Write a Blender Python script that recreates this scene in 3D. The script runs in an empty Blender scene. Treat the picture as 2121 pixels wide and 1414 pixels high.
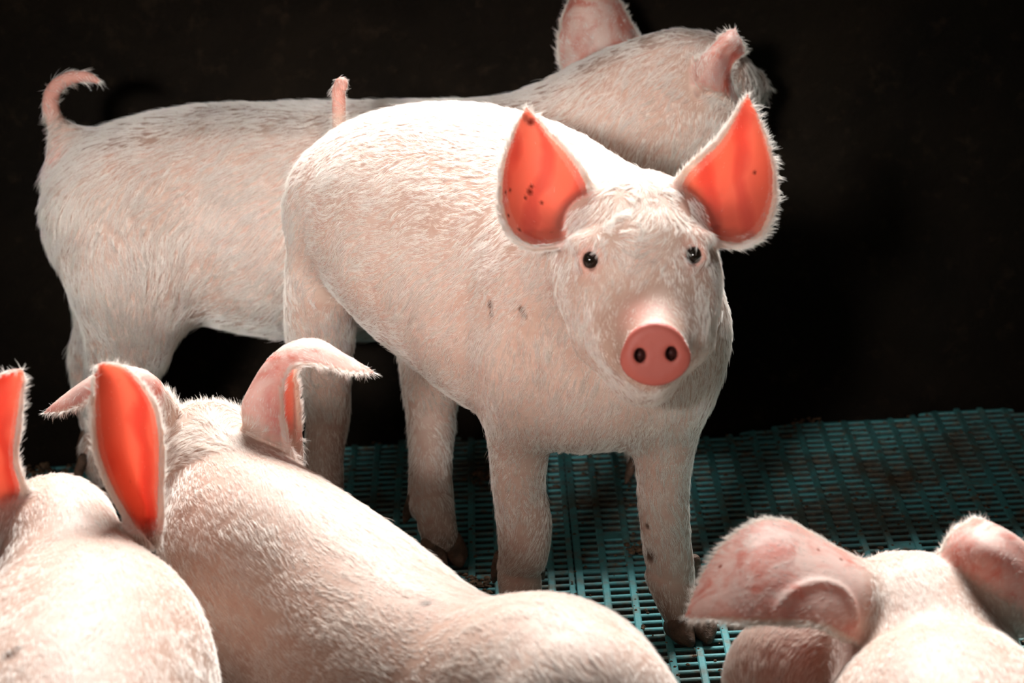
import bpy, math, random
import numpy as np
import openvdb
from mathutils import Vector
from mathutils.bvhtree import BVHTree
from mathutils.kdtree import KDTree

S = bpy.context.scene
COL = S.collection
rng = np.random.default_rng(7)
random.seed(7)

# ------------------------------------------------------------------ camera
IW, IH, FPX = 2121., 1414., 5900.
PITCH, ROLL = math.radians(17.4), math.radians(2.9)
CF = np.array([0, math.cos(PITCH), -math.sin(PITCH)])
_r0 = np.array([1., 0, 0]); _u0 = np.array([0, math.sin(PITCH), math.cos(PITCH)])
CU = math.cos(ROLL)*_u0 + math.sin(ROLL)*_r0
CR = math.cos(ROLL)*_r0 - math.sin(ROLL)*_u0
CAM_H = 1.0853
CO = np.array([0, 0, CAM_H])

def P(x, y, Y):
    """world point on the vertical plane at distance Y that is seen at photo position x, y"""
    d = CF + (x-IW/2)/FPX*CR - (y-IH/2)/FPX*CU
    return CO + d*(Y/d[1])

def FL(x, y):
    d = CF + (x-IW/2)/FPX*CR - (y-IH/2)/FPX*CU
    return CO + d*(-CAM_H/d[2])

def RAD(px, p):
    return px*float((np.asarray(p)-CO) @ CF)/FPX

cam_d = bpy.data.cameras.new('camera')
cam = bpy.data.objects.new('camera', cam_d); COL.objects.link(cam)
cam_d.sensor_width = 36; cam_d.lens = FPX/IW*36
from mathutils import Matrix
M = Matrix(((CR[0], CU[0], -CF[0], 0), (CR[1], CU[1], -CF[1], 0), (CR[2], CU[2], -CF[2], CAM_H), (0, 0, 0, 1)))
cam.matrix_world = M
cam_d.clip_start = .05
cam_d.dof.use_dof = True
cam_d.dof.focus_distance = 2.66
cam_d.dof.aperture_fstop = 7.0
S.camera = cam

# ------------------------------------------------------------------ render look, world, light
S.view_settings.view_transform = 'Standard'; S.view_settings.look = 'None'
S.view_settings.gamma = 1; S.view_settings.exposure = 0.0
S.cycles.use_denoising = True
S.cycles.max_bounces = 8; S.cycles.diffuse_bounces = 4; S.cycles.glossy_bounces = 2
S.cycles.transmission_bounces = 6; S.cycles.transparent_max_bounces = 8
S.cycles.sample_clamp_indirect = 6
S.cycles.use_adaptive_sampling = True; S.cycles.adaptive_threshold = .03
W = bpy.data.worlds.new('world'); S.world = W; W.use_nodes = True
W.node_tree.nodes['Background'].inputs[0].default_value = (1.0, .86, .74, 1)
W.node_tree.nodes['Background'].inputs[1].default_value = .05

def area(name, loc, target, sx, sy, power, col, spread=180):
    d = bpy.data.lights.new(name, 'AREA'); d.shape = 'RECTANGLE'; d.size = sx; d.size_y = sy
    d.energy = power; d.color = col; d.spread = math.radians(spread)
    o = bpy.data.objects.new(name, d); COL.objects.link(o)
    o.location = loc
    o.rotation_euler = (Vector(target)-Vector(loc)).to_track_quat('-Z', 'Y').to_euler()
    return o
# daylight through the open side above the pen wall; then two added fill lamps at front left
area('daylight_over_wall', (.35, 4.7, 2.9), (0, 2.3, .2), 2.2, 1.0, 530, (1, .985, .96))
area('narrow_fill', (-.9, -.1, 1.3), (-.22, 2.45, .47), .9, .26, 1.5, (1, .96, .92), 13)  # added narrow beam, brightens faces and flanks while the lower legs stay dark
area('broad_fill', (-1.2, .9, 2.6), (-.1, 2.6, .3), 1.2, 1.0, 3, (1, .93, .85))  # added weak fill from high on the left, lifts the dark parts

# ------------------------------------------------------------------ materials
def mat(name):
    m = bpy.data.materials.new(name); m.use_nodes = True
    nt = m.node_tree; nt.nodes.clear()
    return m, nt, nt.nodes, nt.links
def nd(N, t, **k):
    n = N.new(t)
    for a, v in k.items(): setattr(n, a, v)
    return n
def mixc(N, L, fac, a, b, mode='MIX'):
    n = N.new('ShaderNodeMix'); n.data_type = 'RGBA'; n.blend_type = mode
    def put(i, v):
        if isinstance(v, tuple): n.inputs[i].default_value = v+(1,) if len(v) == 3 else v
        elif isinstance(v, (int, float)): n.inputs[i].default_value = v
        else: L.new(v, n.inputs[i])
    put(0, fac); put(6, a); put(7, b)
    return n.outputs[2]
def ramp(N, L, src, p0, p1, c0=(0, 0, 0), c1=(1, 1, 1)):
    n = N.new('ShaderNodeValToRGB'); e = n.color_ramp.elements
    e[0].position = p0; e[1].position = p1; e[0].color = c0+(1,); e[1].color = c1+(1,)
    L.new(src, n.inputs[0]); return n.outputs[0]
def noise(N, L, scale, detail=4, rough=.55, vec=None, dist=0):
    n = N.new('ShaderNodeTexNoise'); n.inputs['Scale'].default_value = scale
    n.inputs['Detail'].default_value = detail; n.inputs['Roughness'].default_value = rough
    n.inputs['Distortion'].default_value = dist
    if vec is not None: L.new(vec, n.inputs['Vector'])
    return n.outputs['Fac']
def attr(N, name):
    n = N.new('ShaderNodeAttribute'); n.attribute_name = name; return n.outputs['Fac']

def skin_material():
    m, nt, N, L = mat('pig_skin')
    tc = nd(N, 'ShaderNodeTexCoord').outputs['Object']
    n1 = noise(N, L, 9, 3, .5, tc); n2 = noise(N, L, 60, 4, .6, tc); n3 = noise(N, L, 150, 3, .6, tc)
    c = mixc(N, L, ramp(N, L, n1, .35, .7), (.46, .30, .235), (.54, .385, .315))
    c = mixc(N, L, ramp(N, L, n2, .45, .75), c, (.44, .265, .205))
    c = mixc(N, L, attr(N, 'pink'), c, (.72, .27, .22))
    c = mixc(N, L, attr(N, 'ear'), c, mixc(N, L, ramp(N, L, noise(N, L, 30, 4, .6, tc, .8), .46, .64), (.84, .66, .58), (.66, .26, .20)))
    c = mixc(N, L, attr(N, 'inner'), c, (.78, .28, .21))
    c = mixc(N, L, attr(N, 'edge'), c, (.85, .70, .62))
    c = mixc(N, L, attr(N, 'snout'), c, (.44, .10, .075))
    # small dark scabs and dried mud
    v = nd(N, 'ShaderNodeTexVoronoi'); v.inputs['Scale'].default_value = 70; L.new(tc, v.inputs['Vector'])
    sp = ramp(N, L, v.outputs['Distance'], .10, .16, (1, 1, 1), (0, 0, 0))
    gate = ramp(N, L, noise(N, L, 22, 2, .5, tc), .60, .66)
    mm = N.new('ShaderNodeMath'); mm.operation = 'MULTIPLY'; L.new(sp, mm.inputs[0]); L.new(gate, mm.inputs[1])
    mm2 = N.new('ShaderNodeMath'); mm2.operation = 'MULTIPLY'; L.new(mm.outputs[0], mm2.inputs[0]); L.new(attr(N, 'ear'), mm2.inputs[1])
    c = mixc(N, L, mm2.outputs[0], c, (.16, .045, .025))
    c = mixc(N, L, attr(N, 'mark'), c, (.10, .045, .025))
    dm = N.new('ShaderNodeMath'); dm.operation = 'MULTIPLY'; L.new(attr(N, 'dirt'), dm.inputs[0]); L.new(ramp(N, L, n2, .30, .55), dm.inputs[1])
    c = mixc(N, L, dm.outputs[0], c, (.07, .04, .022))
    c = mixc(N, L, attr(N, 'nostril'), c, (.05, .012, .01))
    b = nd(N, 'ShaderNodeBsdfPrincipled')
    L.new(c, b.inputs['Base Color'])
    b.inputs['Roughness'].default_value = .55; b.inputs['Specular IOR Level'].default_value = .3
    b.inputs['Subsurface Weight'].default_value = .0
    bp = nd(N, 'ShaderNodeBump'); bp.inputs['Strength'].default_value = .25; bp.inputs['Distance'].default_value = .002
    L.new(n3, bp.inputs['Height']); L.new(bp.outputs[0], b.inputs['Normal'])
    t = nd(N, 'ShaderNodeBsdfTranslucent')
    wv = nd(N, 'ShaderNodeTexWave'); wv.inputs['Scale'].default_value = 9; wv.inputs['Distortion'].default_value = 6; wv.inputs['Detail'].default_value = 3
    wv.inputs['Detail Scale'].default_value = 1.2; L.new(tc, wv.inputs['Vector'])
    vein = ramp(N, L, wv.outputs['Fac'], .05, .6)
    tcol = mixc(N, L, vein, (.82, .19, .13), (.96, .36, .25))
    tcol = mixc(N, L, attr(N, 'edge'), tcol, (1.0, .86, .78))
    tcol = mixc(N, L, attr(N, 'mark'), tcol, (.18, .02, .01))
    L.new(tcol, t.inputs['Color'])
    mx = nd(N, 'ShaderNodeMixShader')
    ml = N.new('ShaderNodeMath'); ml.operation = 'MULTIPLY'; 
    mi = nd(N, 'ShaderNodeMapRange'); mi.inputs['To Min'].default_value = .42; mi.inputs['To Max'].default_value = .80; L.new(attr(N, 'inner'), mi.inputs['Value']); L.new(mi.outputs[0], ml.inputs[1])
    L.new(attr(N, 'ear'), ml.inputs[0])
    L.new(ml.outputs[0], mx.inputs[0]); L.new(b.outputs[0], mx.inputs[1]); L.new(t.outputs[0], mx.inputs[2])
    o = nd(N, 'ShaderNodeOutputMaterial'); L.new(mx.outputs[0], o.inputs[0])
    return m

def hair_material():
    m, nt, N, L = mat('pig_bristle')
    d = nd(N, 'ShaderNodeBsdfDiffuse'); t = nd(N, 'ShaderNodeBsdfTranslucent')
    hi = nd(N, 'ShaderNodeHairInfo')
    c = mixc(N, L, hi.outputs['Random'], (.92, .85, .78), (.98, .95, .92))
    L.new(c, d.inputs[0]); L.new(c, t.inputs[0])
    mx = nd(N, 'ShaderNodeMixShader'); mx.inputs[0].default_value = .30
    L.new(d.outputs[0], mx.inputs[1]); L.new(t.outputs[0], mx.inputs[2])
    g = nd(N, 'ShaderNodeBsdfAnisotropic') if False else nd(N, 'ShaderNodeBsdfGlossy')
    g.inputs['Roughness'].default_value = .35; g.inputs[0].default_value = (.9, .85, .8, 1)
    m2 = nd(N, 'ShaderNodeMixShader'); m2.inputs[0].default_value = .06
    L.new(mx.outputs[0], m2.inputs[1]); L.new(g.outputs[0], m2.inputs[2])
    o = nd(N, 'ShaderNodeOutputMaterial'); L.new(m2.outputs[0], o.inputs[0])
    return m

def simple(name, c0, c1, rough=.7, scale=30, bump=.3, spec=.3, coat=0, p0=.35, p1=.65, dist=.004):
    m, nt, N, L = mat(name)
    tc = nd(N, 'ShaderNodeTexCoord').outputs['Object']
    n1 = noise(N, L, scale, 5, .6, tc)
    b = nd(N, 'ShaderNodeBsdfPrincipled')
    L.new(ramp(N, L, n1, p0, p1, c0, c1), b.inputs['Base Color'])
    b.inputs['Roughness'].default_value = rough; b.inputs['Specular IOR Level'].default_value = spec
    b.inputs['Coat Weight'].default_value = coat; b.inputs['Coat Roughness'].default_value = .03
    if bump:
        bp = nd(N, 'ShaderNodeBump'); bp.inputs['Strength'].default_value = bump; bp.inputs['Distance'].default_value = dist
        L.new(noise(N, L, scale*3, 4, .6, tc), bp.inputs['Height']); L.new(bp.outputs[0], b.inputs['Normal'])
    o = nd(N, 'ShaderNodeOutputMaterial'); L.new(b.outputs[0], o.inputs[0])
    return m

SKIN = skin_material(); HAIR = hair_material()
EYE = simple('dark_eye', (.006, .004, .003), (.012, .007, .004), .06, 40, 0, .35, 0)
HOOF = simple('muddy_hoof', (.05, .03, .018), (.16, .09, .06), .7, 60, .6)
CRUMB = simple('dung_crumb', (.05, .028, .014), (.20, .12, .07), .9, 90, .8)

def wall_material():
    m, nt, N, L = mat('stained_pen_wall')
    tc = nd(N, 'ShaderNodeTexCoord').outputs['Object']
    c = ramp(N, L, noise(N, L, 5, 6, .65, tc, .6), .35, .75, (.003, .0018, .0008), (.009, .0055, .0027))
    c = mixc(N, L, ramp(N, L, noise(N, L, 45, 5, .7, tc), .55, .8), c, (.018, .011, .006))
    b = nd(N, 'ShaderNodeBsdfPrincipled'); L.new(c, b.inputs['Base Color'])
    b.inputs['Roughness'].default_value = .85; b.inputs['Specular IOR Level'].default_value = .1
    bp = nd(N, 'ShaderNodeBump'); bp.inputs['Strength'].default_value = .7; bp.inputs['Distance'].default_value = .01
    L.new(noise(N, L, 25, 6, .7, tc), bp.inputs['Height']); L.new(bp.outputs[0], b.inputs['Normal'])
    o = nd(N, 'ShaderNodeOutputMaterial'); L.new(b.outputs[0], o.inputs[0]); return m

def floor_material():
    m, nt, N, L = mat('teal_plastic_slats')
    tc = nd(N, 'ShaderNodeTexCoord').outputs['Object']
    c = mixc(N, L, noise(N, L, 6, 3, .5, tc), (.055, .25, .265), (.09, .34, .36))
    d1 = ramp(N, L, noise(N, L, 38, 6, .7, tc), .50, .66)
    c = mixc(N, L, d1, c, (.16, .13, .085))
    d2 = ramp(N, L, noise(N, L, 7, 4, .6, tc), .50, .68)
    c = mixc(N, L, d2, c, (.075, .055, .032))
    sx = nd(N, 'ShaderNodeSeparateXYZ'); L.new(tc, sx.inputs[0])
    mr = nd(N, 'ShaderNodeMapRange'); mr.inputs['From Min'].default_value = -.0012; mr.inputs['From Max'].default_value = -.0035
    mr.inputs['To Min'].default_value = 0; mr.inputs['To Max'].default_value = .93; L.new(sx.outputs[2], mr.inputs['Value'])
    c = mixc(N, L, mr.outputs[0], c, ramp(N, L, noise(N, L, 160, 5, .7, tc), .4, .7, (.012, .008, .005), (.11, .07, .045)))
    b = nd(N, 'ShaderNodeBsdfPrincipled'); L.new(c, b.inputs['Base Color'])
    b.inputs['Roughness'].default_value = .5; b.inputs['Specular IOR Level'].default_value = .35
    bp = nd(N, 'ShaderNodeBump'); bp.inputs['Strength'].default_value = .5; bp.inputs['Distance'].default_value = .0015
    L.new(noise(N, L, 220, 4, .7, tc), bp.inputs['Height']); L.new(bp.outputs[0], b.inputs['Normal'])
    o = nd(N, 'ShaderNodeOutputMaterial'); L.new(b.outputs[0], o.inputs[0]); return m

# ------------------------------------------------------------------ mesh helpers
def new_mesh(name, verts, faces, m, parent=None, smooth=True):
    me = bpy.data.meshes.new(name)
    me.from_pydata([tuple(v) for v in verts] if not isinstance(verts, np.ndarray) else verts.tolist(), [], faces if not isinstance(faces, np.ndarray) else faces.tolist())
    me.materials.append(m)
    if smooth: me.shade_smooth()
    me.update()
    o = bpy.data.objects.new(name, me); COL.objects.link(o)
    if parent is not None: o.parent = parent; o.matrix_parent_inverse = parent.matrix_world.inverted()
    return o

# ------------------------------------------------------------------ setting: slatted floor, pit, walls
def build_floor():
    V, Fc = [], []
    def box(x0, x1, y0, y1, z0, z1, b):
        i = len(V)
        V.extend([(x0, y0, z0), (x1, y0, z0), (x1, y1, z0), (x0, y1, z0),
                  (x0, y0, z1-b), (x1, y0, z1-b), (x1, y1, z1-b), (x0, y1, z1-b),
                  (x0+b, y0+b, z1), (x1-b, y0+b, z1), (x1-b, y1-b, z1), (x0+b, y1-b, z1)])
        for q in range(4):
            r = (q+1) % 4
            Fc.append((i+q, i+r, i+4+r, i+4+q)); Fc.append((i+4+q, i+4+r, i+8+r, i+8+q))
        Fc.append((i+8, i+9, i+10, i+11))
    CP, RP = .0268, .0172
    ribw, barw = .0075, .0058
    seam = FL(1190, 1180)
    nc, nr = 24, 21
    Yw = 3.30
    x00 = seam[0]-2*nc*CP
    ys = seam[1]-.002
    iy0 = int(math.floor((1.55-ys)/RP)); iy1 = int((Yw-ys)/RP)
    rr = random.Random(3)
    for i in range(4*nc):
        x = x00+i*CP
        first = i % nc == 0; last = i % nc == nc-1
        # rib to the left of every column of slots; panel edges are wider with a joint between
        if first: box(x+.0008, x+ribw+.001, 1.55, Yw, -.02, 0, .0008)
        else: box(x-ribw/2+.003, x+ribw/2+.003, 1.55, Yw, -.02, 0, .0012)
        if last: box(x+CP-ribw+.001, x+CP-.0008, 1.55, Yw, -.02, 0, .0008)
        xa, xb = x+ribw/2, x+CP
        for j in range(iy0, iy1):
            y = ys+j*RP
            w = barw*1.7 if j % nr == 0 else barw
            box(xa, xb, y-w/2, y+w/2, -.014, -.0006, .001)
            if rr.random() < .012: box(xa, xb, y, y+RP, -.012, -.0008, .001)
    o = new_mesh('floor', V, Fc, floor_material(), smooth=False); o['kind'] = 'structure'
    pit = new_mesh('floor_pit', [(-1.6, 1.3, -.10), (1.8, 1.3, -.10), (1.8, 3.4, -.10), (-1.6, 3.4, -.10)], [(0, 1, 2, 3)],
                   simple('wet_slurry', (.012, .008, .004), (.05, .034, .018), .5, 40, .8))
    pit['kind'] = 'structure'
    # the wall behind the pigs with a thick dirty foot
    y0 = 3.125
    V = []; Fc = []
    nx, nz = 120, 60
    for a in range(nx+1):
        x = -1.6+3.4*a/nx
        for b in range(nz+1):
            z = -.05+.87*b/nz
            foot = .035*math.exp(-((z+.0)/.035)**2)*(1+.5*math.sin(x*9)+.3*math.sin(x*31+1))
            V.append((x, y0-foot+.003*math.sin(x*17+z*23), z))
    for a in range(nx):
        for b in range(nz):
            i = a*(nz+1)+b; Fc.append((i, i+nz+1, i+nz+2, i+1))
    k = len(V); V += [(-1.6, y0+.12, -.05), (1.8, y0+.12, -.05), (1.8, y0+.12, .82), (-1.6, y0+.12, .82), (-1.6, y0, .82), (1.8, y0, .82)]
    Fc += [(k, k+3, k+2, k+1), (k+4, k+5, k+2, k+3)]
    WM = wall_material()
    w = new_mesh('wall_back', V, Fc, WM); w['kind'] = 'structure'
build_floor()

# ------------------------------------------------------------------ signed distance sculpting
class Field:
    def __init__(s, lo, hi, h):
        s.h = h; s.lo = np.array(lo, float); s.n = np.ceil((np.array(hi)-s.lo)/h).astype(int)+1
        s.d = np.full(s.n, .05, np.float32)
        s.ax = [s.lo[i]+h*np.arange(s.n[i]) for i in range(3)]
    def box(s, lo, hi):
        a = np.clip(np.floor((np.array(lo)-s.lo)/s.h).astype(int), 0, s.n-1)
        b = np.clip(np.ceil((np.array(hi)-s.lo)/s.h).astype(int)+1, 1, s.n)
        sl = tuple(slice(a[i], b[i]) for i in range(3))
        X, Y, Z = np.meshgrid(*[s.ax[i][sl[i]].astype(np.float32) for i in range(3)], indexing='ij', sparse=True)
        return sl, X, Y, Z
    def smin(s, sl, d, k):
        o = s.d[sl]
        if k <= 0: s.d[sl] = np.minimum(o, d); return
        h = np.clip(.5+.5*(o-d)/k, 0, 1)
        s.d[sl] = o+(d-o)*h-k*h*(1-h)
    def smax(s, sl, d, k):
        o = s.d[sl]
        h = np.clip(.5-.5*(o-d)/k, 0, 1)
        s.d[sl] = o+(d-o)*h+k*h*(1-h)
    def chain(s, pts, k=.02, sub=True, squash=None):
        pts = np.array(pts, float)
        if sub and len(pts) > 2: pts = spline(pts, 8)
        m = k+.012
        lo = (pts[:, :3]-pts[:, 3:]).min(0)-m; hi = (pts[:, :3]+pts[:, 3:]).max(0)+m
        sl, X, Y, Z = s.box(lo, hi)
        shp = s.d[sl].shape
        if 0 in shp: return
        D = np.full(shp, 1., np.float32)
        for q in range(len(pts)-1):
            a = pts[q, :3]; b = pts[q+1, :3]; ra = pts[q, 3]; rb = pts[q+1, 3]
            mm = m+max(ra, rb)
            s2, x, y, z = s.box(np.minimum(a, b)-mm, np.maximum(a, b)+mm)
            st = [max(s2[i].start, sl[i].start) for i in range(3)]; en = [min(s2[i].stop, sl[i].stop) for i in range(3)]
            if any(en[i] <= st[i] for i in range(3)): continue
            x, y, z = [v[tuple(slice(st[i]-s2[i].start, en[i]-s2[i].start) if i == ax else slice(None) for i in range(3))] for ax, v in enumerate((x, y, z))]
            loc = tuple(slice(st[i]-sl[i].start, en[i]-sl[i].start) for i in range(3))
            ab = b-a; L2 = float(ab@ab)+1e-12
            t = np.clip(((x-a[0])*ab[0]+(y-a[1])*ab[1]+(z-a[2])*ab[2])/L2, 0, 1)
            e = np.sqrt((x-a[0]-t*ab[0])**2+(y-a[1]-t*ab[1])**2+(z-a[2]-t*ab[2])**2)-(ra+(rb-ra)*t)
            D[loc] = np.minimum(D[loc], e)
        s.smin(sl, D, k)
    def ell(s, c, r, R=None, k=.01, sub=False):
        r = np.array(r, float); m = r.max()+k+.006
        sl, X, Y, Z = s.box(c-m, c+m)
        if 0 in s.d[sl].shape: return
        R = np.eye(3) if R is None else R      # columns = axes
        u = [((X-c[0])*R[0, i]+(Y-c[1])*R[1, i]+(Z-c[2])*R[2, i])/r[i] for i in range(3)]
        q = np.sqrt(u[0]**2+u[1]**2+u[2]**2); g = np.sqrt((u[0]/r[0])**2+(u[1]/r[1])**2+(u[2]/r[2])**2)+1e-9
        d = q*(q-1)/g
        if sub: s.smax(sl, -d, k)
        else: s.smin(sl, d, k)
    def sheet(s, G, T, k):
        """thin shell round a grid of points G (u,v,3) with half-thickness T (u,v)"""
        nu, nv = G.shape[:2]
        V = G.reshape(-1, 3); TT = T.reshape(-1)
        F = [(i*nv+j, (i+1)*nv+j, (i+1)*nv+j+1) for i in range(nu-1) for j in range(nv-1)] + \
            [(i*nv+j, (i+1)*nv+j+1, i*nv+j+1) for i in range(nu-1) for j in range(nv-1)]
        bvh = BVHTree.FromPolygons(V.tolist(), F)
        m = float(TT.max())+k+2*s.h
        w = int(math.ceil(m/s.h))
        idx = np.round((V-s.lo)/s.h).astype(int)
        o = np.arange(-w, w+1); off = np.stack(np.meshgrid(o, o, o, indexing='ij'), -1).reshape(-1, 3)
        off = off[(off**2).sum(1) <= (w+.5)**2]
        mask = np.zeros(s.n, bool)
        for i in range(0, len(idx), 40):
            c = (idx[i:i+40, None]+off[None]).reshape(-1, 3)
            c = c[((c >= 0) & (c < s.n)).all(1)]
            mask[c[:, 0], c[:, 1], c[:, 2]] = True
        cells = np.argwhere(mask)
        pts = s.lo+cells*s.h
        dist = np.empty(len(cells), np.float32)
        for q in range(len(cells)):
            co, no, fi, dd = bvh.find_nearest(pts[q])
            f = F[fi]; 
            dist[q] = dd-(TT[f[0]]+TT[f[1]]+TT[f[2]])/3
        i = tuple(cells.T); old = s.d[i]
        if k > 0:
            h = np.clip(.5+.5*(old-dist)/k, 0, 1); s.d[i] = old+(dist-old)*h-k*h*(1-h)
        else: s.d[i] = np.minimum(old, dist)
        return bvh
    def sample(s, p):
        g = (np.asarray(p)-s.lo)/s.h; i = np.clip(np.floor(g).astype(int), 0, s.n-2); f = g-i
        v = 0
        for a in (0, 1):
            for b in (0, 1):
                for c in (0, 1):
                    v = v+s.d[i[..., 0]+a, i[..., 1]+b, i[..., 2]+c]*(f[..., 0] if a else 1-f[..., 0])*(f[..., 1] if b else 1-f[..., 1])*(f[..., 2] if c else 1-f[..., 2])
        return v
    def hit(s, x, y, Ya, Yb):
        Ys = np.linspace(Ya, Yb, 400); pts = np.array([P(x, y, Y) for Y in Ys]); v = s.sample(pts)
        i = np.argmax(v < 0)
        return pts[i]
    def mesh(s):
        g = openvdb.FloatGrid(.05); g.copyFromArray(s.d)
        V, Q = g.convertToQuads(0.0)
        V = V*s.h+s.lo
        T = np.concatenate([Q[:, [0, 1, 2]], Q[:, [0, 2, 3]]])
        vol = np.einsum('ij,ij->i', V[T[:, 0]], np.cross(V[T[:, 1]], V[T[:, 2]])).sum()
        if vol < 0: Q = Q[:, ::-1]
        return V, Q

def spline(p, n):
    p = np.asarray(p, float); out = []
    q = np.vstack([2*p[0]-p[1], p, 2*p[-1]-p[-2]])
    for i in range(1, len(q)-2):
        for j in range(n):
            t = j/n
            out.append(.5*((2*q[i])+(-q[i-1]+q[i+1])*t+(2*q[i-1]-5*q[i]+4*q[i+1]-q[i+2])*t*t+(-q[i-1]+3*q[i]-3*q[i+1]+q[i+2])*t**3))
    out.append(q[-2]); out = np.array(out)
    if out.shape[1] == 4: out[:, 3] = np.maximum(out[:, 3], .0005)
    return out

def N4(x, y, Y, r):
    p = P(x, y, Y); return [*p, RAD(r, p)]
def CH(*a): return [N4(*q) for q in a]

def ear_grid(rows, tip, n_u=7, n_v=15):
    """rows of (left, middle, right) photo-position + distance triples from base to tip"""
    R = np.array([[P(*a), P(*b), P(*c)] for a, b, c in rows])
    t = P(*tip); R = np.concatenate([R, np.array([[t, t, t]])])
    n = len(R)
    A = spline(R.reshape(n, 9), n_u).reshape(-1, 3, 3)
    v = np.linspace(0, 1, n_v)
    l0 = (1-v)*(1-2*v); l1 = 4*v*(1-v); l2 = v*(2*v-1)
    G = A[:, None, 0]*l0[None, :, None]+A[:, None, 1]*l1[None, :, None]+A[:, None, 2]*l2[None, :, None]
    u = np.linspace(0, 1, len(G))
    T = np.outer(.0030-.0014*u, .6+.4*np.sin(np.pi*v)) 
    T[:] += np.outer(.003*np.exp(-u*9), np.ones(n_v))
    return G, T
def flat_rows(rows, bulge):
    """rows of two photo positions: the middle is pushed back by bulge"""
    out = []
    for i, (a, b) in enumerate(rows):
        bl = bulge[i] if isinstance(bulge, (list, tuple)) else bulge
        out.append((a, ((a[0]+b[0])/2, (a[1]+b[1])/2, (a[2]+b[2])/2+bl), b))
    return out

# ------------------------------------------------------------------ fur
def smooth_noise(p, freq, seed):
    r = np.random.default_rng(seed); out = np.zeros((len(p), 3))
    for _ in range(6):
        k = r.normal(size=(3, 3))*freq; ph = r.uniform(0, 6.28, 3)
        out += np.sin(p@k.T+ph)
    return out/2.4

def make_fur(parent, V, Q, weight, flow, length, count, name='bristles', seed=1, radius=.00011, lift=.22, wave=.35, jitter=.06, per=6, clump=.6, sway=1.):
    r = np.random.default_rng(seed)
    T = np.concatenate([Q[:, [0, 1, 2]], Q[:, [0, 2, 3]]])
    a, b, c = V[T[:, 0]], V[T[:, 1]], V[T[:, 2]]
    nn = np.cross(b-a, c-a); ar = np.linalg.norm(nn, axis=1)+1e-15
    cum = np.cumsum(ar*weight[T].mean(1)); cum /= cum[-1]
    def scatter(m):
        i = np.minimum(np.searchsorted(cum, r.random(m)), len(T)-1)
        u = r.random(m); v = r.random(m); f = u+v > 1; u[f] = 1-u[f]; v[f] = 1-v[f]
        return i, a[i]+(b-a)[i]*u[:, None]+(c-a)[i]*v[:, None], nn[i]/ar[i][:, None]
    # locks first: each lock has one direction, lift and bend, and its hairs lean together towards the tip
    m = count//per
    i, gp, gn = scatter(m)
    fl = flow[T[i]].mean(1)
    fl = unit_rows(fl)+wave*smooth_noise(gp, 22, seed)+wave*.6*smooth_noise(gp, 70, seed+1)+.13*sway*r.normal(size=fl.shape)
    fl = unit_rows(fl-gn*np.einsum('ij,ij->i', fl, gn)[:, None])
    gl = r.uniform(.75, 1.2, m)
    li = lift*np.clip(1+.5*smooth_noise(gp, 160, seed+2)[:, 0]+.45*r.normal(size=m), .15, 2.6)
    bend = sway*(.22*smooth_noise(gp, 60, seed+5)+.10*r.normal(size=fl.shape))
    bend -= gn*np.einsum('ij,ij->i', bend, gn)[:, None]
    kd = KDTree(m)
    for q, w in enumerate(gp.tolist()): kd.insert(w, q)
    kd.balance()
    i, p, n = scatter(count)
    gi = np.array([kd.find(w)[1] for w in p.tolist()])
    L = length[T[i]].mean(1)*gl[gi]*r.uniform(.7, 1.15, count)
    stray = r.random(count) < .02
    f = fl[gi]+jitter*r.normal(size=(count, 3)); f = unit_rows(f-n*np.einsum('ij,ij->i', f, n)[:, None])
    lf = li[gi]*r.uniform(.8, 1.2, count)*np.where(stray, 2.0, 1)
    be = bend[gi]
    s = np.array([0, .33, .67, 1.])
    to = gp[gi]-p; to *= np.minimum(1, .004/(np.linalg.norm(to, axis=1)+1e-9))[:, None]
    pos = (p[:, None]+f[:, None]*(L[:, None]*s)[:, :, None]
           + n[:, None]*(L*lf)[:, None, None]*(s*(1.5-.75*s))[None, :, None]
           + be[:, None]*(L[:, None]*(s**2))[:, :, None]
           + to[:, None]*(s**.8)[None, :, None]*(np.where(stray, 0, clump)*np.where(L < .009, .25, 1))[:, None, None])
    pos -= n[:, None]*.0004
    cu = bpy.data.hair_curves.new(name); cu.add_curves([4]*count)
    cu.attributes['position'].data.foreach_set('vector', pos.astype(np.float32).ravel())
    ra = cu.attributes.get('radius') or cu.attributes.new('radius', 'FLOAT', 'POINT')
    rad = radius*r.uniform(.7, 1.3, (count, 1))*np.array([1., .9, .65, .15])[None]
    ra.data.foreach_set('value', rad.astype(np.float32).ravel())
    cu.materials.append(HAIR)
    o = bpy.data.objects.new(name, cu); COL.objects.link(o); o.parent = parent
    return o

def unit_rows(v): return v/(np.linalg.norm(v, axis=1)[:, None]+1e-12)
def unit(v): v = np.asarray(v, float); return v/(np.linalg.norm(v)+1e-12)

# ------------------------------------------------------------------ pig builder
def ground(p): p = np.array(p, float); p[2] = 0; return p

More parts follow.
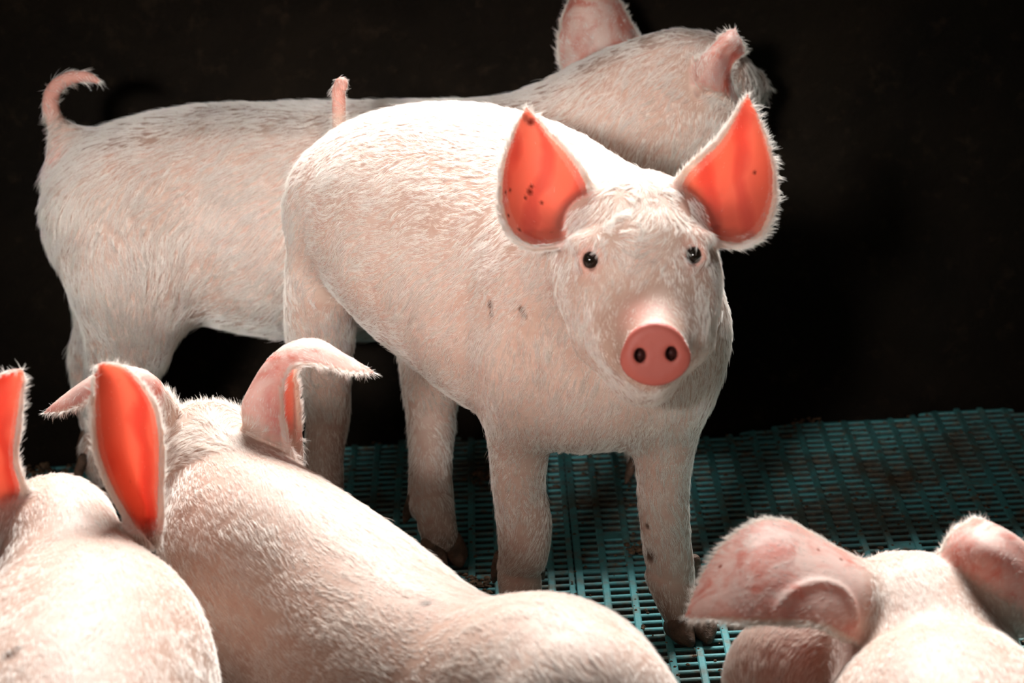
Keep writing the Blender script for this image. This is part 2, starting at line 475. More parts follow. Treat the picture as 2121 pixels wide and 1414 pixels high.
def build_pig(name, label, spec, h, furcount):
    lo, hi = np.array(spec['lo']), np.array(spec['hi'])
    F = Field(lo, hi, h)
    flows = []                       # (points, direction) for hair
    for c in spec['chains']:
        pts, k, fdir = c
        F.chain(pts, k)
        q = np.array(pts)
        for i in range(len(q)-1):
            n = 6
            for j in range(n):
                t = (j+.5)/n
                if isinstance(fdir, str):
                    d = unit(q[i+1, :3]-q[i, :3])*(1 if fdir == 'fwd' else -1)
                else: d = unit(fdir)
                flows.append((*(q[i]*(1-t)+q[i+1]*t), *d))
    if 'detail' in spec: spec['detail'](F)
    if spec.get('clip', True):
        sl = (slice(None), slice(None), slice(None)); Z = F.ax[2][None, None, :].astype(np.float32)
        F.d = np.maximum(F.d, np.broadcast_to(.001-Z, F.d.shape))
    ears = []
    for (rows, tip, k) in spec['ears']:
        G, T = ear_grid(rows, tip)
        ears.append((G, T, F.sheet(G, T, k)))
    if 'late' in spec: spec['late'](F)
    V, Q = F.mesh()
    body = new_mesh(name, V, Q, SKIN)
    me = body.data
    vn = np.empty(len(V)*3, np.float32); me.vertices.foreach_get('normal', vn); vn = vn.reshape(-1, 3).astype(float)
    # ear mask, inner side
    ear = np.zeros(len(V)); eflow = np.zeros((len(V), 3)); conc = np.zeros(len(V)); conc_w = np.zeros(len(V)); edge = np.zeros(len(V)); tipw = np.zeros(len(V))
    for (G, T, bvh) in ears:
        m = T.max()+.006
        cand = np.where((V > G.reshape(-1, 3).min(0)-m).all(1) & (V < G.reshape(-1, 3).max(0)+m).all(1))[0]
        Gf = G.reshape(-1, 3); nu, nv = G.shape[:2]
        for s0 in range(0, len(cand), 2000):
            cc = cand[s0:s0+2000]
            d2 = ((V[cc, None]-Gf[None])**2).sum(-1); j = d2.argmin(1); d = np.sqrt(d2.min(1))
            u = (j//nv)/(nu-1); vv = (j % nv)/(nv-1)
            ok = np.clip((.0085-d)/.003, 0, 1)*np.clip((u-.06)/.10, 0, 1)
            ear[cc] = np.maximum(ear[cc], ok)
            ui = np.clip(j//nv, 0, nu-2)
            ax = G[np.minimum(ui+2, nu-1), nv//2]-G[ui, nv//2]
            e = ax/(np.linalg.norm(ax, axis=1)[:, None]+1e-9)
            side = G[ui, nv-1]-G[ui, 0]; side /= np.linalg.norm(side, axis=1)[:, None]+1e-9
            ew = np.abs(vv-.5)*2
            hollow = unit_rows(.5*(G[ui, 0]+G[ui, nv-1])-G[ui, nv//2]+1e-6*side)
            nrm = np.cross(e, side); nrm /= np.linalg.norm(nrm, axis=1)[:, None]+1e-9
            nrm *= np.sign((nrm*hollow).sum(1))[:, None]
            # local sheet normal at this v, on the hollow side
            jl = np.clip(j % nv, 1, nv-2); loc = G[ui, jl+1]-G[ui, jl-1]
            nl = np.cross(e, loc); nl /= np.linalg.norm(nl, axis=1)[:, None]+1e-9
            nl *= np.sign((np.cross(e, side)*nrm).sum(1))[:, None]
            hit = ok > conc_w[cc]
            conc[cc] = np.where(hit, np.clip((vn[cc]*nl).sum(1)*3, 0, 1), conc[cc]); conc_w[cc] = np.maximum(conc_w[cc], ok)
            eflow[cc] += ok[:, None]*(e*.8+side*((vv-.5)*1.6)[:, None])
            edge[cc] = np.maximum(edge[cc], ok*np.clip((ew-.82)/.18, 0, 1))
            tipw[cc] = np.maximum(tipw[cc], ok*np.clip((u-.85)/.15, 0, 1))
    fr = np.array(flows)
    flow = np.zeros((len(V), 3)); flow_r = np.zeros(len(V))
    for s0 in range(0, len(V), 4000):
        v = V[s0:s0+4000]
        d = np.sqrt(((v[:, None]-fr[None, :, :3])**2).sum(-1))-fr[None, :, 3]
        w = np.exp(-np.clip(d-d.min(1)[:, None], 0, .2)/.012)
        flow_r[s0:s0+4000] = (w*fr[None, :, 3]).sum(1)/w.sum(1)
        flow[s0:s0+4000] = (w[:, :, None]*fr[None, :, 4:7]).sum(1)/w.sum(1)[:, None]
    flow[:, 2] -= spec.get('gravity', .45)
    flow = np.where(ear[:, None] > .3, eflow, flow)
    A = dict(ear=ear, edge=edge, mark=np.zeros(len(V)), inner=np.zeros(len(V)), pink=np.zeros(len(V)), snout=np.zeros(len(V)), nostril=np.zeros(len(V)),
             dirt=np.clip((.05-V[:, 2])/.045, 0, 1) if spec.get('standing') else np.zeros(len(V)))
    dens = np.ones(len(V)); length = np.full(len(V), spec.get('hair', .016))
    inner = conc*(ear > .3); A['inner'][:] = np.maximum(conc, edge)*ear
    dens = np.where(ear > .3, .55, dens); length = np.where(ear > .3, .0045, length); dens = np.where(ear > .3, .9, dens)
    dens = np.where((ear > .3) & (inner > 0), .05, dens)
    length = length+edge*.0035+tipw*.003; dens = dens+edge*3
    if spec.get('standing'): length = length*np.clip(.45+V[:, 2]/.25, .45, 1)
    lthin = np.interp(flow_r, [.008, .03], [.65, 1.0]); length = np.where(ear > .3, length, length*lthin)
    if 'paint' in spec: spec['paint'](V, vn, A, dens, length, flow)
    thin = np.clip((.013-flow_r)/.004, 0, 1)*(ear < .3)*(V[:, 2] > .3); A['pink'][:] = np.maximum(A['pink'], .55*thin); dens = dens*(1-.6*thin)
    for n, a in A.items():
        at = me.attributes.new(n, 'FLOAT', 'POINT'); at.data.foreach_set('value', a.astype(np.float32))
    dens = dens*(1-A['snout'])*(1-A['nostril'])
    body['label'] = label; body['category'] = 'pig'; body['group'] = 'young pigs in the pen'
    make_fur(body, V, Q, np.clip(dens, 0, None), flow, length, furcount, seed=spec.get('seed', 1), lift=spec.get('lift', .22), radius=spec.get('hr', .00011), wave=spec.get('wave', .3), clump=spec.get('clump', .6), per=spec.get('per', 6), sway=spec.get('sway', 1.))
    return body, F

def small_sdf(name, parent, m, prims, h=.0015, floor_cut=True):
    pts = np.array([q for (ps, k) in prims for q in ps])
    lo = (pts[:, :3]-pts[:, 3:]).min(0)-.008; hi = (pts[:, :3]+pts[:, 3:]).max(0)+.008
    f = Field(lo, hi, h)
    for ps, k in prims: f.chain(ps, k)
    if floor_cut: f.d = np.maximum(f.d, np.broadcast_to((.0004-f.ax[2])[None, None].astype(np.float32), f.d.shape))
    V, Q = f.mesh()
    o = new_mesh(name, V, Q, m, parent)
    return o

def hooves(parent, foot, fwd, s=1.0, r=.0195):
    """two claws and two dewclaws on one foot; foot = world ground point under the fetlock"""
    fwd = unit([fwd[0], fwd[1], 0]); sd = np.array([-fwd[1], fwd[0], 0]); up = np.array([0, 0, 1.])
    for q in (-1, 1):
        a = foot+fwd*.006*s+sd*q*.0105*s+up*.020*s
        b = foot+fwd*.016*s+sd*q*.0115*s+up*.011*s
        c = foot+fwd*.031*s+sd*q*.0090*s+up*.005*s
        small_sdf('hoof', parent, HOOF, [([[*a, .0120*s], [*b, .0118*s], [*c, .0050*s]], .004), ([[*(b-fwd*.018*s-up*.002*s), .0115*s], [*b, .0100*s]], .004)])
    for q in (-1, 1):
        a = foot-fwd*.022*s+sd*q*.017*s+up*.064*s
        b = foot-fwd*.034*s+sd*q*.024*s+up*.034*s
        small_sdf('dewclaw', parent, HOOF, [([[*a, .0065*s], [*(a*.45+b*.55), .0058*s], [*b, .002*s]], .004)])

def eyeball(parent, c, r):
    V, Fc = [], []
    n, m = 24, 16
    for i in range(m+1):
        t = math.pi*i/m
        for j in range(n): V.append((c[0]+r*math.sin(t)*math.cos(6.28318*j/n), c[1]+r*math.sin(t)*math.sin(6.28318*j/n), c[2]+r*math.cos(t)))
    for i in range(m):
        for j in range(n): Fc.append((i*n+j, (i+1)*n+j, (i+1)*n+(j+1) % n, i*n+(j+1) % n))
    return new_mesh('eye', V, Fc, EYE, parent)

def bounds(spec, pad=.03):
    q = np.array([p for c in spec['chains'] for p in c[0]])
    lo = (q[:, :3]-q[:, 3:]).min(0); hi = (q[:, :3]+q[:, 3:]).max(0)
    for rows, tip, k in spec['ears']:
        e = np.array([P(*a) for r in rows for a in r]+[P(*tip)])
        lo = np.minimum(lo, e.min(0)); hi = np.maximum(hi, e.max(0))
    lo -= pad; hi += pad; lo[2] = max(lo[2], -.004)
    spec['lo'], spec['hi'] = lo, hi

def mark_at(V, A, dens, x, y, px):
    """a smear of dried dung on the skin where the line of sight at photo position x, y meets the near side"""
    d = CF + (x-IW/2)/FPX*CR - (y-IH/2)/FPX*CU; d = d/np.linalg.norm(d)
    q = V-CO; t = q@d; off = np.linalg.norm(q-t[:, None]*d, axis=1)
    near = off < .01
    if not near.any(): return
    cand = np.where(near & (t < t[near].min()+.012))[0]; c = V[cand[off[cand].argmin()]]; r = np.linalg.norm(V-c, axis=1); w = np.clip(1.5-r/max(px*t[near].min()/FPX*1.3, .0013), 0, 1)
    A['mark'][:] = np.maximum(A['mark'], w); dens *= 1-.9*w

def toward_camera(V, vn):
    d = CO-V; d /= np.linalg.norm(d, axis=1)[:, None]
    return (np.einsum('ij,ij->i', vn, d) > 0).astype(float)

def shank(upper, foot, fwd, s=1.0, r=.0195, lean=0.):
    """leg chain: the upper nodes, then cannon, fetlock and pastern standing over the foot"""
    fwd = unit([fwd[0], fwd[1], 0])
    lo = [[*(foot-fwd*.010*s+np.array([0, 0, .058*s])), r*s], [*(foot-fwd*.004*s+np.array([0, 0, .040*s])), r*1.0*s],
          [*(foot+fwd*.004*s+np.array([0, 0, .024*s])), r*.92*s]]
    for q in lo: q[0] += lean*q[2]/.058
    return CH(*upper)+lo

# ================================================================== pig A: the one facing us
fA = FL(1424, 1312); fA2 = FL(1082, 1296); hA = FL(668, 1128); hA2 = FL(912, 1158)
dA = (.30, -1); dA2 = (.05, -1); dH = (.3, -1); dH2 = (.42, -1)
spA = dict(standing=True, gravity=.75, seed=11, hair=.0125, lift=.11, hr=.00011, wave=.22)
spA['chains'] = [
    (CH((755, 425, 2.765, 158), (830, 440, 2.74, 214), (935, 480, 2.69, 268), (1040, 530, 2.64, 296), (1120, 585, 2.59, 300), (1195, 640, 2.55, 278), (1255, 675, 2.51, 246)), .03, 'back'),
    # ham and hind legs
    (shank(((725, 430, 2.765, 130), (686, 520, 2.76, 92), (666, 610, 2.765, 77), (664, 700, 2.785, 70), (674, 780, 2.80, 53), (678, 860, 2.81, 46), (672, 940, 2.795, 40), (670, 1020, 2.79, 40)), hA, dH), .018, 'fwd'),
    (shank(((930, 600, 2.80, 120), (905, 740, 2.79, 80), (893, 830, 2.785, 56), (893, 890, 2.775, 49), (892, 960, 2.755, 44), (892, 1035, 2.745, 47)), hA2, dH2, r=.0200), .03, 'fwd'),
    # shoulder + front legs
    (shank(((1122, 600, 2.475, 134), (1100, 730, 2.475, 120), (1080, 830, 2.51, 88), (1076, 910, 2.535, 66), (1075, 1000, 2.545, 54), (1086, 1085, 2.55, 56), (1084, 1150, 2.55, 50)), fA2, dA2, r=.0208), .014, 'fwd'),
    (shank(((1385, 680, 2.50, 112), (1378, 790, 2.485, 92), (1376, 880, 2.495, 74), (1374, 970, 2.505, 57), (1375, 1050, 2.51, 52), (1382, 1130, 2.515, 50), (1392, 1195, 2.515, 47)), fA, dA, r=.0205, lean=-.014), .022, 'fwd'),
    # neck
    (CH((1215, 560, 2.52, 232), (1270, 540, 2.44, 195), (1310, 520, 2.38, 158)), .03, 'back'),
    # brisket
    (CH((1200, 760, 2.52, 150), (1320, 740, 2.50, 140)), .04, (0, 0, -1)),
    # tail
    (CH((712, 300, 2.82, 22), (703, 262, 2.832, 15), (702, 220, 2.835, 14.5), (701, 190, 2.835, 14), (707, 172, 2.832, 13), (711, 180, 2.828, 9)), .012, 'fwd'),
    # head: cranium, cheeks, muzzle, jaw
    (CH((1322, 500, 2.36, 143), (1330, 540, 2.34, 138)), .02, (0, .3, 1)),
    (CH((1240, 600, 2.345, 78), (1262, 690, 2.335, 80)), .03, (0, .3, -1)),
    (CH((1415, 600, 2.345, 70), (1408, 690, 2.335, 74)), .03, (0, .3, -1)),
    (CH((1330, 570, 2.325, 116), (1340, 635, 2.295, 100), (1350, 690, 2.258, 82), (1357, 728, 2.225, 66)), .035, (0, .3, 1)),
    (CH((1290, 640, 2.31, 70), (1300, 700, 2.285, 66)), .03, (0, .3, -1)),
    (CH((1398, 640, 2.31, 66), (1398, 700, 2.285, 60)), .03, (0, .3, -1)),
    (CH((1345, 770, 2.27, 44), (1335, 760, 2.32, 80)), .02, (0, .3, -1)),
]
spA['ears'] = [
    (flat_rows([((1205, 500, 2.335), (1262, 420, 2.345)), ((1160, 510, 2.33), (1232, 395, 2.35)), ((1100, 515, 2.325), (1222, 378, 2.355)), ((1055, 488, 2.33), (1207, 350, 2.36)),
                ((1034, 430, 2.34), (1185, 320, 2.37)), ((1036, 360, 2.355), (1158, 293, 2.38)), ((1053, 300, 2.37), (1132, 268, 2.385)), ((1072, 255, 2.385), (1110, 243, 2.39))],
               [.010, .022, .03, .032, .028, .02, .01, .004]), (1090, 222, 2.395), .010),
    (flat_rows([((1385, 425, 2.345), (1445, 490, 2.335)), ((1402, 380, 2.35), (1478, 502, 2.33)), ((1418, 352, 2.355), (1530, 512, 2.325)), ((1448, 322, 2.36), (1578, 490, 2.33)),
                ((1480, 295, 2.37), (1604, 430, 2.34)), ((1503, 268, 2.38), (1606, 360, 2.355)), ((1520, 240, 2.385), (1592, 300, 2.37)), ((1533, 218, 2.39), (1572, 246, 2.385))],
               [.010, .022, .03, .032, .028, .02, .01, .004]), (1549, 197, 2.395), .010),
]
bounds(spA)
SN = unit(CO-P(1358, 735, 2.2)+np.array([.15, 0, -.25]))       # the way the snout disc faces
def detA(F):
    # brow ridges
    F.ell(P(1218, 500, 2.312), (.016, .012, .008), k=.010); F.ell(P(1440, 495, 2.312), (.016, .012, .008), k=.010)
    # snout disc
    c = P(1357, 734, 2.207); n = SN
    x = unit(np.cross([0, 0, 1], n)); y = np.cross(n, x)
    for a, b, rx, ry in ((0, .0055, .0240, .0205), (0, -.0035, .0292, .0205)):
        F.ell(c+y*b, (rx, ry, .0085), np.stack([x, y, n], 1), k=.003)
    F.chain([[*(c-n*.003), .0245], [*(c-n*.02), .021]], .006)
    # flatten the face of the disc
    sl, X, Y, Z = F.box(c-.045, c+.045)
    pl = (X-c[0])*n[0]+(Y-c[1])*n[1]+(Z-c[2])*n[2]-.0062
    F.smax(sl, np.broadcast_to(pl, F.d[sl].shape), .004)
    for sx in (-1, 1):
        q = c+x*sx*.0128+y*.0005+n*.004
        F.ell(q, (.0043, .0056, .012), np.stack([x, y, n], 1), k=.003, sub=True)
EYES = []
def lateA(F):
    for (x, y) in ((1223, 538), (1437, 528)):
        q = F.hit(x, y, 2.2, 2.45); d = unit(CO-q)
        out = unit(q-P(1328, 520, 2.36))
        c = q-d*.0035
        F.ell(c-d*.001, (.0125, .0115, .0100), k=.006)
        F.ell(c+d*.007, (.0066, .0066, .009), k=.0025, sub=True)
        EYES.append(c+d*.0014)
def paintA(V, vn, A, dens, length, flow):
    c = P(1357, 734, 2.207)
    x = unit(np.cross([0, 0, 1], SN)); y = np.cross(SN, x)
    q = V-c; a = q@x; b = q@y; z = q@SN
    rr = np.sqrt((a/.031)**2+(b/.027)**2)
    A['snout'][:] = np.clip((1.12-rr)/.08, 0, 1)*np.clip((z+.004)/.004, 0, 1)*(z < .03)
    A['pink'][:] = np.maximum(A['pink'], .45*np.exp(-((V-P(1320, 650, 2.24))**2).sum(1)/.018**2))
    for e in EYES:
        r = np.sqrt(((V-e)**2).sum(1))
        A['pink'][:] = np.maximum(A['pink'], .55*np.exp(-(r/.013)**2)); dens *= np.clip((r-.008)/.006, .0, 1)
    for sx in (-1, 1):
        m = np.sqrt(((a-sx*.0128)/.0050)**2+((b-.0005)/.0063)**2)
        A['nostril'][:] = np.maximum(A['nostril'], np.clip((1.15-m)/.3, 0, 1)*(z < .0055)*(z > -.02))
    for mx, my, ms in ((1014, 632, 7), (1018, 650, 5), (1078, 640, 6), (1088, 655, 5), (1345, 1152, 12), (1340, 1090, 5), (1062, 392, 3), (1095, 398, 5), (1102, 385, 3.5), (1048, 396, 3), (1090, 411, 3), (1052, 447, 3), (1080, 472, 3), (1122, 420, 3), (1086, 247, 7), (1099, 252, 6), (1562, 358, 3)):
        mark_at(V, A, dens, mx, my, ms)
    # face hair: short on the muzzle, tousled on the forehead, growing down from the poll
    fc = P(1330, 560, 2.3); m = ((V-fc)**2).sum(1) < .11**2
    face = m & (A['ear'] < .3) & (V[:, 1] < 2.42)
    flow[face] = np.array([0, 0, -1.])+.9*(V[face]-P(1330, 440, 2.36))/.1
    length[face] = .009
    fore = face & (np.sqrt(((V-P(1335, 470, 2.31))**2).sum(1)) < .045); length[fore] = .0115; flow[fore] += .9*smooth_noise(V[fore], 120, 5)
    muz = np.sqrt(((V-P(1350, 700, 2.24))**2).sum(1)) < .05; length[muz] = .005
    dens[face] *= 1.3
spA.update(detail=detA, late=lateA, paint=paintA)
pigA, _ = build_pig('piglet', 'white pig standing in the middle facing the viewer, ears upright and glowing red', spA, .0020, 320000)
for e in EYES: eyeball(pigA, e, .0075)
hooves(pigA, fA, dA); hooves(pigA, fA2, dA2); hooves(pigA, hA, dH); hooves(pigA, hA2, dH2)

# ================================================================== pig B: behind, seen from its left rump, head turned away
spB = dict(standing=True, gravity=.95, seed=23, hair=.019, lift=.11, hr=.00013, wave=.15)
spB['chains'] = [
    (CH((245, 440, 2.965, 152), (300, 432, 2.97, 186), (430, 442, 2.98, 224), (600, 456, 2.985, 243), (800, 455, 2.985, 246), (1000, 445, 2.985, 240), (1130, 430, 2.985, 222)), .03, 'back'),
    (shank(((255, 450, 2.93, 150), (275, 560, 2.91, 140), (275, 660, 2.91, 105), (258, 740, 2.92, 80), (232, 820, 2.945, 56), (220, 890, 2.955, 41)), FL(226, 1040), (1, -.1), r=.0175), .035, 'fwd'),
    (shank(((240, 520, 3.00, 110), (205, 660, 3.03, 52), (176, 742, 3.05, 33), (180, 800, 3.05, 30)), FL(222, 978), (1, -.1), r=.0150), .03, 'fwd'),
    (shank(((1200, 520, 2.93, 130), (1250, 700, 2.915, 80), (1300, 830, 2.90, 48), (1316, 890, 2.90, 39)), FL(1352, 1035), (1, -.1), r=.0160), .03, 'fwd'),
    (shank(((1120, 560, 3.02, 120), (1090, 700, 3.03, 62), (1075, 800, 3.03, 40)), FL(1078, 978), (1, -.1), r=.0150), .03, 'fwd'),
    (CH((1140, 420, 2.98, 215), (1215, 330, 2.975, 182), (1300, 250, 2.97, 152), (1385, 195, 2.965, 128), (1440, 180, 2.97, 112)), .03, 'back'),
    (CH((1420, 200, 2.98, 110), (1490, 190, 3.00, 78), (1540, 180, 3.02, 48), (1555, 185, 3.03, 38)), .03, 'back'),
    (CH((1300, 330, 2.95, 120), (1400, 270, 2.95, 100)), .04, 'back'),
    (CH((175, 300, 2.965, 34), (150, 282, 2.965, 24), (122, 262, 2.965, 20), (107, 232, 2.965, 18.5), (106, 200, 2.965, 17), (122, 174, 2.96, 15.5), (152, 160, 2.955, 14), (182, 160, 2.95, 11), (203, 168, 2.945, 6)), .016, 'fwd'),
    (CH((118, 300, 2.965, 16), (112, 360, 2.965, 20)), .02, 'fwd'),
]
spB['ears'] = [
    ([((1205, 210, 3.00), (1250, 160, 2.985), (1330, 110, 3.00)), ((1172, 165, 3.02), (1250, 100, 3.00), (1326, 80, 3.02)), ((1158, 110, 3.03), (1230, 70, 3.005), (1312, 55, 3.03)), ((1164, 45, 3.035), (1220, 20, 3.01), (1292, 18, 3.035)), ((1185, -10, 3.04), (1220, -20, 3.02), (1265, -25, 3.035))], (1225, -85, 3.04), .010),
    ([((1450, 235, 2.93), (1480, 190, 2.895), (1545, 250, 2.93)), ((1436, 175, 2.925), (1470, 165, 2.885), (1530, 215, 2.925)), ((1448, 125, 2.92), (1478, 130, 2.885), (1512, 165, 2.92)), ((1474, 98, 2.915), (1492, 105, 2.89), (1518, 130, 2.915)), ((1495, 72, 2.915), (1518, 84, 2.895), (1542, 108, 2.92))], (1522, 58, 2.92), .008),
]
bounds(spB)
def paintB(V, vn, A, dens, length, flow):
    A['pink'][:] = np.maximum(A['pink'], .6*np.exp(-((V-P(105, 350, 2.96))**2).sum(1)/.025**2))
    hd = V[:, 0] > P(1230, 300, 2.97)[0]; length[hd & (A['ear'] < .3)] = .013
spB.update(paint=paintB)
pigB, _ = build_pig('piglet', 'pig standing along the back wall, curled tail at left, head turned away', spB, .0028, 260000)
for q, sc in ((FL(226, 1040), .9), (FL(222, 978), .8), (FL(1352, 1035), .8), (FL(1078, 978), .8)): hooves(pigB, q, (1, -.1), sc)

# ================================================================== lying pigs in front
def rest(chain):
    """the belly under a lying pig's trunk, resting on the floor"""
    return [[p[0], p[1], max(p[3]*.86, .02), p[3]*.93] for p in chain]
def folded_legs(sh, hip, side, fwd):
    out = []
    fwd = unit([fwd[0], fwd[1], 0]); sd = np.array([-fwd[1], fwd[0], 0])
    for base, f in ((sh, 1), (hip, 1)):
        for q in (-1, 1):
            b = np.array([base[0], base[1], 0])+sd*q*base[3]*.72
            out.append(([[*(b+[0, 0, .055]), .034], [*(b+fwd*.05*f+[0, 0, .026]), .024], [*(b+fwd*.13*f+sd*q*.01+[0, 0, .016]), .015]], .02, 'fwd'))
    return out

# pig C: bottom left corner
tC = CH((170, 1265, 2.16, 165), (178, 1378, 2.10, 262), (150, 1480, 2.02, 285), (120, 1600, 1.94, 290), (110, 1740, 1.86, 270))
spC = dict(gravity=.1, seed=31, hair=.0105, lift=.10, hr=.00011, wave=.10, clump=.15, per=3, sway=.45)
spC['chains'] = [(tC, .03, 'fwd'), (rest(tC), .05, 'fwd'),
    (CH((140, 1230, 2.18, 150), (128, 1140, 2.21, 128), (118, 1105, 2.24, 108)), .03, 'back'),
    (CH((118, 1105, 2.25, 104), (105, 1150, 2.32, 80), (95, 1210, 2.38, 50)), .03, 'back'),
] + folded_legs(tC[1], tC[3], 0, np.array(tC[1][:2]+[0])-np.array(tC[3][:2]+[0]))
spC['ears'] = [
    ([((300, 1130, 2.20), (280, 1100, 2.235), (322, 1125, 2.22)), ((262, 1075, 2.195), (300, 1075, 2.25), (334, 1080, 2.215)), ((225, 1010, 2.19), (285, 1005, 2.255), (336, 1010, 2.215)), ((197, 935, 2.19), (270, 930, 2.25), (338, 925, 2.215)), ((190, 865, 2.195), (260, 855, 2.245), (328, 855, 2.22)), ((191, 812, 2.20), (245, 800, 2.24), (298, 800, 2.225)), ((195, 775, 2.21), (225, 768, 2.235), (260, 762, 2.23))], (206, 750, 2.225), .010),
    ([((-50, 1130, 2.20), (0, 1080, 2.23), (40, 1090, 2.21)), ((-90, 1060, 2.20), (-20, 1030, 2.24), (54, 1022, 2.215)), ((-105, 970, 2.20), (-30, 950, 2.25), (36, 955, 2.22)), ((-90, 880, 2.20), (-25, 870, 2.245), (42, 880, 2.22)), ((-50, 815, 2.21), (0, 810, 2.235), (47, 820, 2.225)), ((-5, 780, 2.22), (25, 775, 2.235), (50, 790, 2.23))], (46, 765, 2.23), .010),
]
bounds(spC); spC['lo'][1] = max(spC['lo'][1], 1.72)
def paintC(V, vn, A, dens, length, flow):
    mark_at(V, A, dens, 20, 1345, 12); mark_at(V, A, dens, 32, 1336, 7)
spC.update(paint=paintC)
pigC, _ = build_pig('piglet', 'pig lying in the bottom left corner, seen from behind, one tall red ear', spC, .0026, 190000)

# pig D
tD = CH((500, 1080, 2.36, 150), (545, 1165, 2.31, 212), (700, 1292, 2.24, 232), (850, 1415, 2.15, 236), (1000, 1470, 2.08, 232), (1125, 1482, 2.02, 254), (1190, 1520, 1.97, 235))
spD = dict(gravity=.1, seed=37, hair=.0105, lift=.10, hr=.00011, wave=.10, clump=.15, per=3, sway=.45)
spD['chains'] = [(tD, .02, 'fwd'), (rest(tD), .04, 'fwd'),
    (CH((490, 1060, 2.38, 140), (450, 990, 2.40, 118), (430, 950, 2.43, 104)), .03, 'back'),
    (CH((430, 952, 2.44, 102), (410, 1000, 2.50, 80), (395, 1060, 2.56, 48)), .03, 'back'),
] + folded_legs(tD[1], tD[5], 0, np.array(tD[1][:2]+[0])-np.array(tD[4][:2]+[0]))
spD['ears'] = [
    ([((605, 965, 2.385), (520, 900, 2.40), (618, 950, 2.425)), ((592, 900, 2.385), (508, 845, 2.39), (621, 885, 2.435)), ((585, 830, 2.385), (527, 795, 2.395), (617, 810, 2.44)), ((592, 778, 2.385), (560, 745, 2.40), (612, 770, 2.44)), ((622, 756, 2.385), (603, 713, 2.41), (640, 740, 2.435)), ((668, 760, 2.385), (655, 706, 2.415), (690, 742, 2.43)), ((722, 770, 2.39), (712, 736, 2.415), (735, 762, 2.42))], (772, 770, 2.41), .008),
    ([((340, 900, 2.41), (360, 850, 2.42), (345, 930, 2.45)), ((308, 850, 2.39), (318, 785, 2.41), (312, 860, 2.45)), ((262, 822, 2.385), (262, 763, 2.41), (265, 830, 2.44)), ((205, 822, 2.385), (205, 775, 2.41), (210, 815, 2.43)), ((150, 848, 2.39), (148, 810, 2.41), (152, 835, 2.42))], (90, 856, 2.405), .008),
]
bounds(spD)
def paintD(V, vn, A, dens, length, flow):
    mark_at(V, A, dens, 882, 1241, 9)
    m = (np.sqrt(((V-P(430, 900, 2.42))**2).sum(1)) < .065) & (A['ear'] < .3)
    length[m] = .019; flow[m] += np.array([0, 0, 1.6])
spD.update(paint=paintD)
pigD, _ = build_pig('piglet', 'pig lying from left centre to bottom middle, right ear folded over, back nearest the viewer', spD, .0026, 240000)

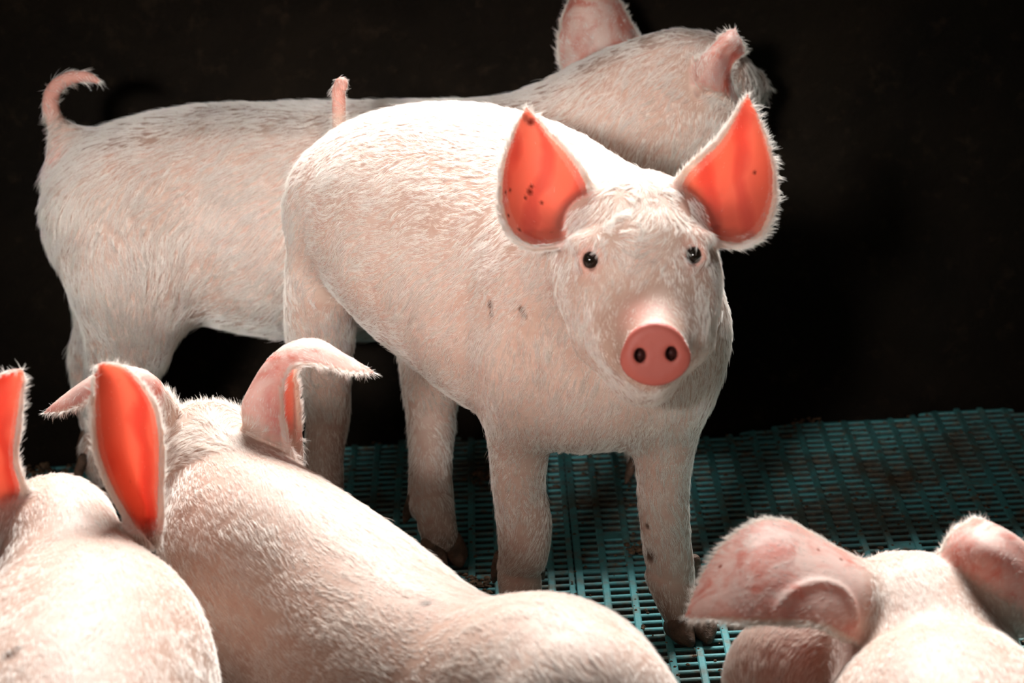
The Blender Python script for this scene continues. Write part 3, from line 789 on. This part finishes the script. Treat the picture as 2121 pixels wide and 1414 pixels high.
# pig E
tE = CH((1900, 1345, 2.12, 180), (1945, 1480, 2.05, 215), (1960, 1580, 1.98, 268), (1990, 1700, 1.92, 270), (2010, 1800, 1.88, 240))
spE = dict(gravity=.1, seed=41, hair=.0105, lift=.10, hr=.00011, wave=.10, clump=.15, per=3, sway=.45)
spE['chains'] = [(tE, .03, 'fwd'), (rest(tE), .05, 'fwd'),
    (CH((1905, 1345, 2.13, 178), (1880, 1290, 2.17, 145), (1860, 1260, 2.20, 118)), .03, 'back'),
    (CH((1840, 1290, 2.18, 105), (1730, 1350, 2.16, 112), (1632, 1400, 2.15, 130), (1640, 1490, 2.13, 118)), .02, 'back'),
] + folded_legs(tE[1], tE[3], 0, np.array(tE[1][:2]+[0])-np.array(tE[3][:2]+[0]))
spE['ears'] = [
    ([((1815, 1175, 2.14), (1830, 1240, 2.10), (1800, 1340, 2.08)), ((1755, 1150, 2.13), (1775, 1220, 2.08), (1760, 1325, 2.05)), ((1690, 1112, 2.13), (1700, 1190, 2.075), (1700, 1298, 2.035)), ((1630, 1080, 2.13), (1630, 1170, 2.075), (1630, 1292, 2.035)), ((1565, 1082, 2.125), (1560, 1170, 2.075), (1560, 1290, 2.035)), ((1500, 1125, 2.115), (1505, 1200, 2.075), (1500, 1284, 2.045)), ((1450, 1200, 2.095), (1460, 1240, 2.07), (1455, 1282, 2.055))], (1418, 1278, 2.07), .010),
    ([((1960, 1190, 2.14), (2040, 1230, 2.10), (2135, 1310, 2.10)), ((1955, 1140, 2.145), (2040, 1180, 2.095), (2140, 1260, 2.10)), ((1978, 1100, 2.15), (2050, 1140, 2.10), (2135, 1210, 2.10)), ((2005, 1082, 2.155), (2065, 1115, 2.115), (2130, 1170, 2.11)), ((2035, 1078, 2.16), (2090, 1105, 2.13), (2140, 1145, 2.13))], (2160, 1160, 2.16), .010),
]
def ridge(F, pts, Ya, Yb, r, k):
    q = []
    for x, y in pts:
        p = F.hit(x, y, Ya, Yb); q.append([*p, RAD(r, p)])
    F.chain(q, k)
def lateE(F):
    ridge(F, ((1610, 1262), (1640, 1228), (1690, 1208), (1735, 1215), (1762, 1245), (1772, 1290)), 1.95, 2.3, 6, .006)
spE.update(late=lateE)
bounds(spE); spE['lo'][1] = max(spE['lo'][1], 1.72)
pigE, _ = build_pig('piglet', 'pig lying in the bottom right corner, wide floppy ear with pink blotches', spE, .0026, 160000)

# ================================================================== dung crumbs on the slats
def crumbs():
    V, Fc = [], []
    rr = random.Random(9)
    def blob(x, y, z, s):
        i = len(V); n = 6
        V.append((x, y, z+s*.7))
        for a in range(2):
            for j in range(n):
                an = 6.283*(j+.5*a)/n; q = s*rr.uniform(.6, 1.1)*(1 if a else .75)
                V.append((x+q*math.cos(an), y+q*math.sin(an), z+(s*.4 if a == 0 else 0)))
        for j in range(n):
            k = (j+1) % n
            Fc.append((i, i+1+j, i+1+k)); Fc.append((i+1+j, i+1+n+j, i+1+k)); Fc.append((i+1+k, i+1+n+j, i+1+n+k))
    for _ in range(5200):
        x = rr.uniform(-.75, .75); y = rr.uniform(2.0, 3.1)
        dn = .35+.65*(math.sin(x*9+1)*math.sin(y*11)+math.sin(x*23+y*17) > .3)
        if y > 3.0: dn = 1
        if rr.random() > dn: continue
        blob(x, y, 0, rr.uniform(.0006, .0028))
    for cx, cy in ((1330, 1140), (985, 1215), (1010, 990), (120, 990), (70, 975), (1740, 1150), (1900, 1170), (1660, 870)):
        c = FL(cx, cy)
        for _ in range(60): blob(c[0]+rr.gauss(0, .012), c[1]+rr.gauss(0, .012), rr.uniform(0, .004), rr.uniform(.0015, .0045))
    o = new_mesh('dung_crumbs', V, Fc, CRUMB, smooth=False)
    o['kind'] = 'stuff'; o['label'] = 'dry brown dung crumbs scattered on the teal slats'; o['category'] = 'dung'
crumbs()
